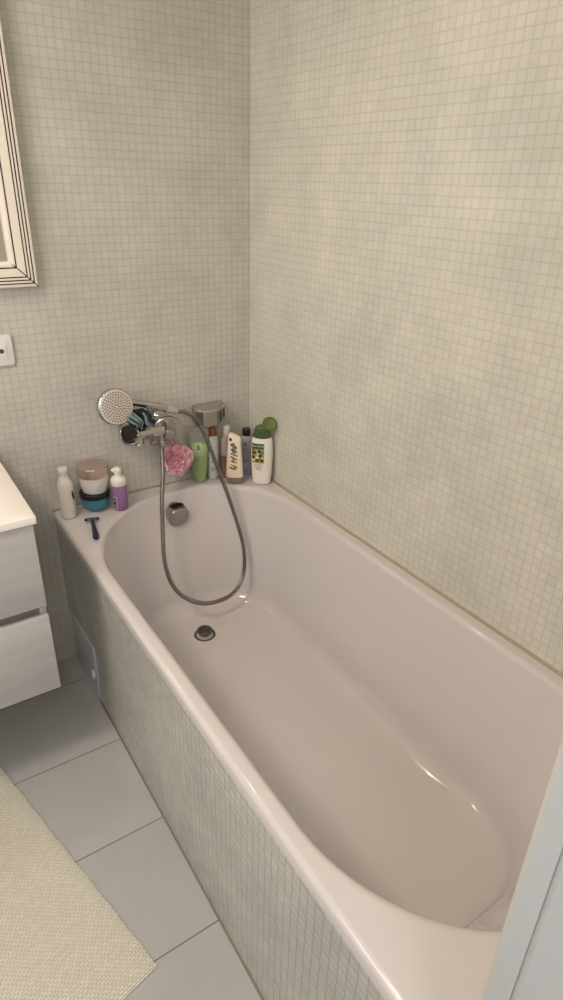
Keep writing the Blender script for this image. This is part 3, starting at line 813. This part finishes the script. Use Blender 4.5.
# white shower cream bottle with green flip cap
t = thing('shower_cream_bottle', 'white bottle with an olive picture label and an open green flip cap', 'bottle', (-.0425, -.156, Z), math.radians(-38), 'bottles on the tub rim')
t.scale = (1.04, 1.04, 1.06)
b = S([(0, .024, .016, 2.4), (.003, .029, .0195, 2.4), (.03, .0325, .022, 2.4), (.08, .0350, .0232, 2.4), (.125, .0355, .0232, 2.4), (.152, .0335, .0222, 2.3), (.162, .029, .020, 2.2), (.1625, .0275, .0195, 2.2)], 4); part('body', b, M['bwhite'], t)
c = S([(.157, .0300, .0205, 2.2), (.170, .0268, .0195, 2.2), (.188, .0240, .0185, 2.1), (.196, .0215, .017, 2.1), (.199, .017, .014, 2), (.2, .006, .006, 2)], 3); cp = part('cap', c, M['olivecap'], t)
V, F = c.blob(-.002, .172, .0105, .0075, .0007); mesh('badge', V, F, M['teal'], cp)
V, F = text_vf('Palmolive', .0042, c, -.002, .172, .0012); mesh('badge_lettering', V, F, M['gold'], cp, smooth=False)
# flip lid, hinged open, tipping back to the upper right
hl = Vector((.023, -.006, .206)); dl = Vector((.20, -.72, .62)).normalized()
V, F = cyl_vf(hl-dl*.006, hl+dl, [(0, .012), (.001, .018), (.004, .0215), (.011, .0228), (.012, .0215), (.008, .019), (.005, .012), (.0045, .001)], 36)
V = [Vector((hl.x+(v.x-hl.x)*1.0, v.y, v.z)) for v in V]
mesh('flip_lid', V, F, M['capclear'], t)
V, F = box_vf((.008, -.004, .190), (.020, .005, .200), .002); mesh('hinge', V, F, M['olivecap'], t)
# label: banner, picture, print
V, F = b.patch(-.031, .009, .127, .1445, .0007); mesh('label_banner', V, F, M['teal'], t)
V, F = text_vf('PALMOLIVE', .0080, b, -.011, .136, .0012, spacing=.92); mesh('brand_lettering', V, F, M['labelwhite'], t, smooth=False)
V, F = b.patch(-.031, .009, .078, .1275, .0006); mesh('picture_ground', V, F, M['gold'], t)
g = []; q = []
for (x, z, a, cc, r) in ((-.022, .114, .0075, .005, .5), (-.006, .119, .007, .0045, -.3), (-.025, .098, .006, .005, -.4), (-.004, .104, .0075, .0055, .4), (-.014, .088, .0075, .005, .2), (.002, .087, .006, .005, -.5), (.005, .114, .004, .0028, .9), (-.0265, .123, .0045, .0025, .3)):
    g.append(b.blob(x, z, a, cc, .0011, r))
for (x, z, a, cc, r) in ((-.0135, .098, .0065, .0045, .3), (-.011, .108, .004, .0028, -.5), (-.024, .088, .0055, .0032, .2), (.004, .096, .003, .0026, 0), (-.015, .120, .003, .0022, .4)):
    q.append(b.blob(x, z, a, cc, .0013, r))
V, F, mi = join(*g); mesh('olive_picture', V, F, M['oliv'], t)
V, F, mi = join(*q); mesh('blossom_picture', V, F, M['petal'], t)
V, F, mi = join(*[b.blob(-.010+.002*math.sin(k*2), .073-.0045*k, w_, .0010, .0008) for k, w_ in enumerate((.017, .015, .012, .014, .009))]); mesh('small_print', V, F, M['gold'], t)

# white bottle on the left corner
t = thing('cleanser_bottle', 'plain white waisted bottle on the far left corner of the tub rim', 'bottle', (-.6875, -.067, Z), math.radians(-18), 'bottles on the tub rim')
t.scale = (.86, .86, .95)
b = S([(0, .021, .0195, 2), (.003, .0245, .0225, 2), (.03, .0265, .0235, 2), (.07, .0262, .0235, 2), (.105, .0275, .024, 2), (.125, .0245, .0225, 2), (.140, .0175, .017, 2), (.148, .0150, .015, 2)], 5); part('body', b, M['offwhite'], t)
s = S([(.1485, .0158, .0158, 2), (.156, .0160, .0160, 2), (.157, .0168, .0168, 2), (.170, .0172, .0172, 2), (.173, .0155, .0155, 2), (.1735, .006, .006, 2)], 1); part('cap', s, M['offwhite'], t)
V, F = b.blob(.0225, .082, .0030, .017, .0008, .06); mesh('dark_print', V, F, M['purpledark'], t)

# jars
t = thing('cream_jar', 'teal glass cosmetic jar with a black lid, below the white jar', 'jar', (-.596, -.0505, Z), 0, 'stacked cosmetic jars')
s = S([(0, .024, .024, 2), (.002, .029, .029, 2), (.012, .0385, .0385, 2), (.028, .0435, .0435, 2), (.042, .0448, .0448, 2), (.045, .043, .043, 2)], 4); part('glass_body', s, M['jarteal'], t)
s = S([(.0452, .046, .046, 2), (.047, .047, .047, 2), (.060, .047, .047, 2), (.062, .0455, .0455, 2)], 1); part('lid', s, M['black'], t)
t = thing('cream_jar', 'frosted white cosmetic jar with a rose metal lid, on top of the teal jar', 'jar', (-.594, -.0515, Z+.0623), 0, 'stacked cosmetic jars')
s = S([(0, .036, .036, 2), (.002, .038, .038, 2), (.025, .0425, .0425, 2), (.051, .0455, .0455, 2), (.0535, .0455, .0455, 2)], 3); part('glass_body', s, M['frost'], t)
fs = s
s = S([(.054, .0455, .0455, 2), (.0555, .0475, .0475, 2), (.083, .0475, .0475, 2), (.086, .046, .046, 2), (.0867, .040, .040, 2), (.086, .038, .038, 2)], 1); part('lid', s, M['roselid'], t)
V, F, mi = join(*[fs.blob(.004, zz, ww, .0007, .0006) for zz, ww in ((.030, .016), (.026, .013), (.018, .018), (.015, .012))]); mesh('fine_print', V, F, M['gbottle'], t)

# purple foam pump
t = thing('foam_pump_bottle', 'small purple bottle with a white foam pump next to the jars', 'bottle', (-.530, -.090, Z), math.radians(-35), 'bottles on the tub rim')
b = S([(0, .0215, .0215, 2), (.003, .0242, .0242, 2), (.078, .0242, .0242, 2), (.082, .023, .023, 2)], 2); part('body', b, M['purple'], t)
s = S([(.0823, .0225, .0225, 2), (.084, .0238, .0238, 2), (.102, .0238, .0238, 2), (.109, .019, .019, 2), (.112, .013, .013, 2)], 2); part('collar', s, M['bwhite'], t)
V, F, mi = join(cyl_vf((0, 0, .112), (0, 0, 1), [(0, .011), (.010, .0105), (.016, .0120), (.024, .0125), (.028, .009)], 28),
                sweep_vf(catmull([(0, 0, .133), (-.009, -.005, .134), (-.016, -.009, .131)], .002), lambda i: .0062-.00015*i, 14))
mesh('pump_head', V, F, M['bwhite'], t)
V, F = b.patch(-.0165, -.003, .008, .048, .0006); mesh('label', V, F, M['labelwhite'], t)
V, F = b.patch(-.0150, -.0045, .010, .046, .001); mesh('label_panel', V, F, M['purpledark'], t)
V, F, mi = join(*[b.blob(-.0098, zz, ww, .0011, .0014) for zz, ww in ((.040, .003), (.034, .0035), (.020, .0035), (.015, .003))]); mesh('label_print', V, F, M['labelwhite'], t)

# razor lying on the rim
t = thing('razor', 'navy blue disposable razor lying on the tub rim', 'razor', (-.654, -.185, H), 0)
hp_ = catmull([(-.640, -.146, H+.012), (-.645, -.165, H+.013), (-.652, -.195, H+.011), (-.660, -.232, H+.009), (-.664, -.250, H+.008)], .003)
n_ = len(hp_); wd = lambda i: .0048+.0052*(i/n_)**1.5 if i < n_-3 else .0085-.002*(i-n_+3)
V, F = sweep_vf(hp_, wd, 18); mesh('handle', loc(t, V), F, M['razor'], t)
V, F, mi = join(sweep_vf(catmull([(-.640, -.150, H+.012), (-.632, -.142, H+.012), (-.622, -.136, H+.011)], .002), .0028, 10), sweep_vf(catmull([(-.640, -.150, H+.012), (-.648, -.140, H+.012), (-.652, -.131, H+.011)], .002), .0028, 10))
mesh('yoke', loc(t, V), F, M['razormetal'], t)
V, F = box_vf((-.022, -.0055, -.0035), (.022, .0055, .0035), .002)
R_ = Matrix.Rotation(math.radians(-16), 4, 'Z') @ Matrix.Rotation(math.radians(-18), 4, 'X')
V = [R_ @ v + Vector((-.638, -.133, H+.0085)) for v in V]; hd = mesh('cartridge', loc(t, V), F, M['razor'], t)
V, F, mi = join(*[box_vf((-.019, -.0045+k*.003, .0034), (.019, -.0035+k*.003, .0042)) for k in range(4)])
V = [R_ @ v + Vector((-.638, -.133, H+.0085)) for v in V]; mesh('blade', loc(t, V), F, M['razormetal'], hd)

# ------------------------------------------------------------------ lamps
def lamp(name, loc_, energy, col, size, rot=(0, 0, 0), shape='DISK', sy=None):
    l = bpy.data.lights.new(name, 'AREA'); l.shape = shape; l.size = size
    if sy: l.size_y = sy
    l.energy = energy; l.color = col
    o = bpy.data.objects.new(name, l); C.objects.link(o); o.location = loc_; o.rotation_euler = rot
    return o
lamp('ceiling_lamp', (-1.80, -1.15, RC-.03), 19, (1, .86, .70), .40)
lamp('mirror_lamp', (-1.0, -.20, 2.12), 2.2, (1, .84, .66), .10, (math.radians(-30), 0, 0), 'RECTANGLE', .04)
lamp('window_daylight', (RX-.06, (wy0+wy1)/2, (wz0+wz1)/2), 15, (.88, .93, 1), .66, (0, -PI/2, 0), 'RECTANGLE', .95)
lamp('hallway_fill', (-1.5, -2.7, 2.2), 11, (1, .97, .97), .6, (math.radians(50), 0, math.radians(-15)))  # added fill light, unseen in the hallway, lifts the near rim

w = bpy.data.worlds.new('world'); sc.world = w; w.use_nodes = True
w.node_tree.nodes['Background'].inputs[0].default_value = (.78, .80, .84, 1); w.node_tree.nodes['Background'].inputs[1].default_value = .4

# ------------------------------------------------------------------ camera
cam = bpy.data.cameras.new('camera'); co = bpy.data.objects.new('camera', cam); C.objects.link(co)
r_ = Vector((0.8340221761917177, -0.5511521516079969, 0.025264904478487282)); u_ = Vector((0.22892320763878093, 0.3873523000732814, 0.893057870819305)); f_ = Vector((0.5019971858733902, 0.7390463459119558, -0.4492319267031037))
co.matrix_world = Matrix(((r_.x, u_.x, -f_.x, -1.10583), (r_.y, u_.y, -f_.y, -1.84859), (r_.z, u_.z, -f_.z, 1.51809), (0, 0, 0, 1)))
cam.sensor_fit = 'HORIZONTAL'; cam.sensor_width = 36; cam.lens = 629.34/563*36; cam.clip_start = .02
sc.camera = co
vs = sc.view_settings; vs.view_transform = 'Standard'; vs.look = 'None'; vs.gamma = 1; vs.exposure = -.16
try: vs.use_curve_mapping = False
except Exception: pass
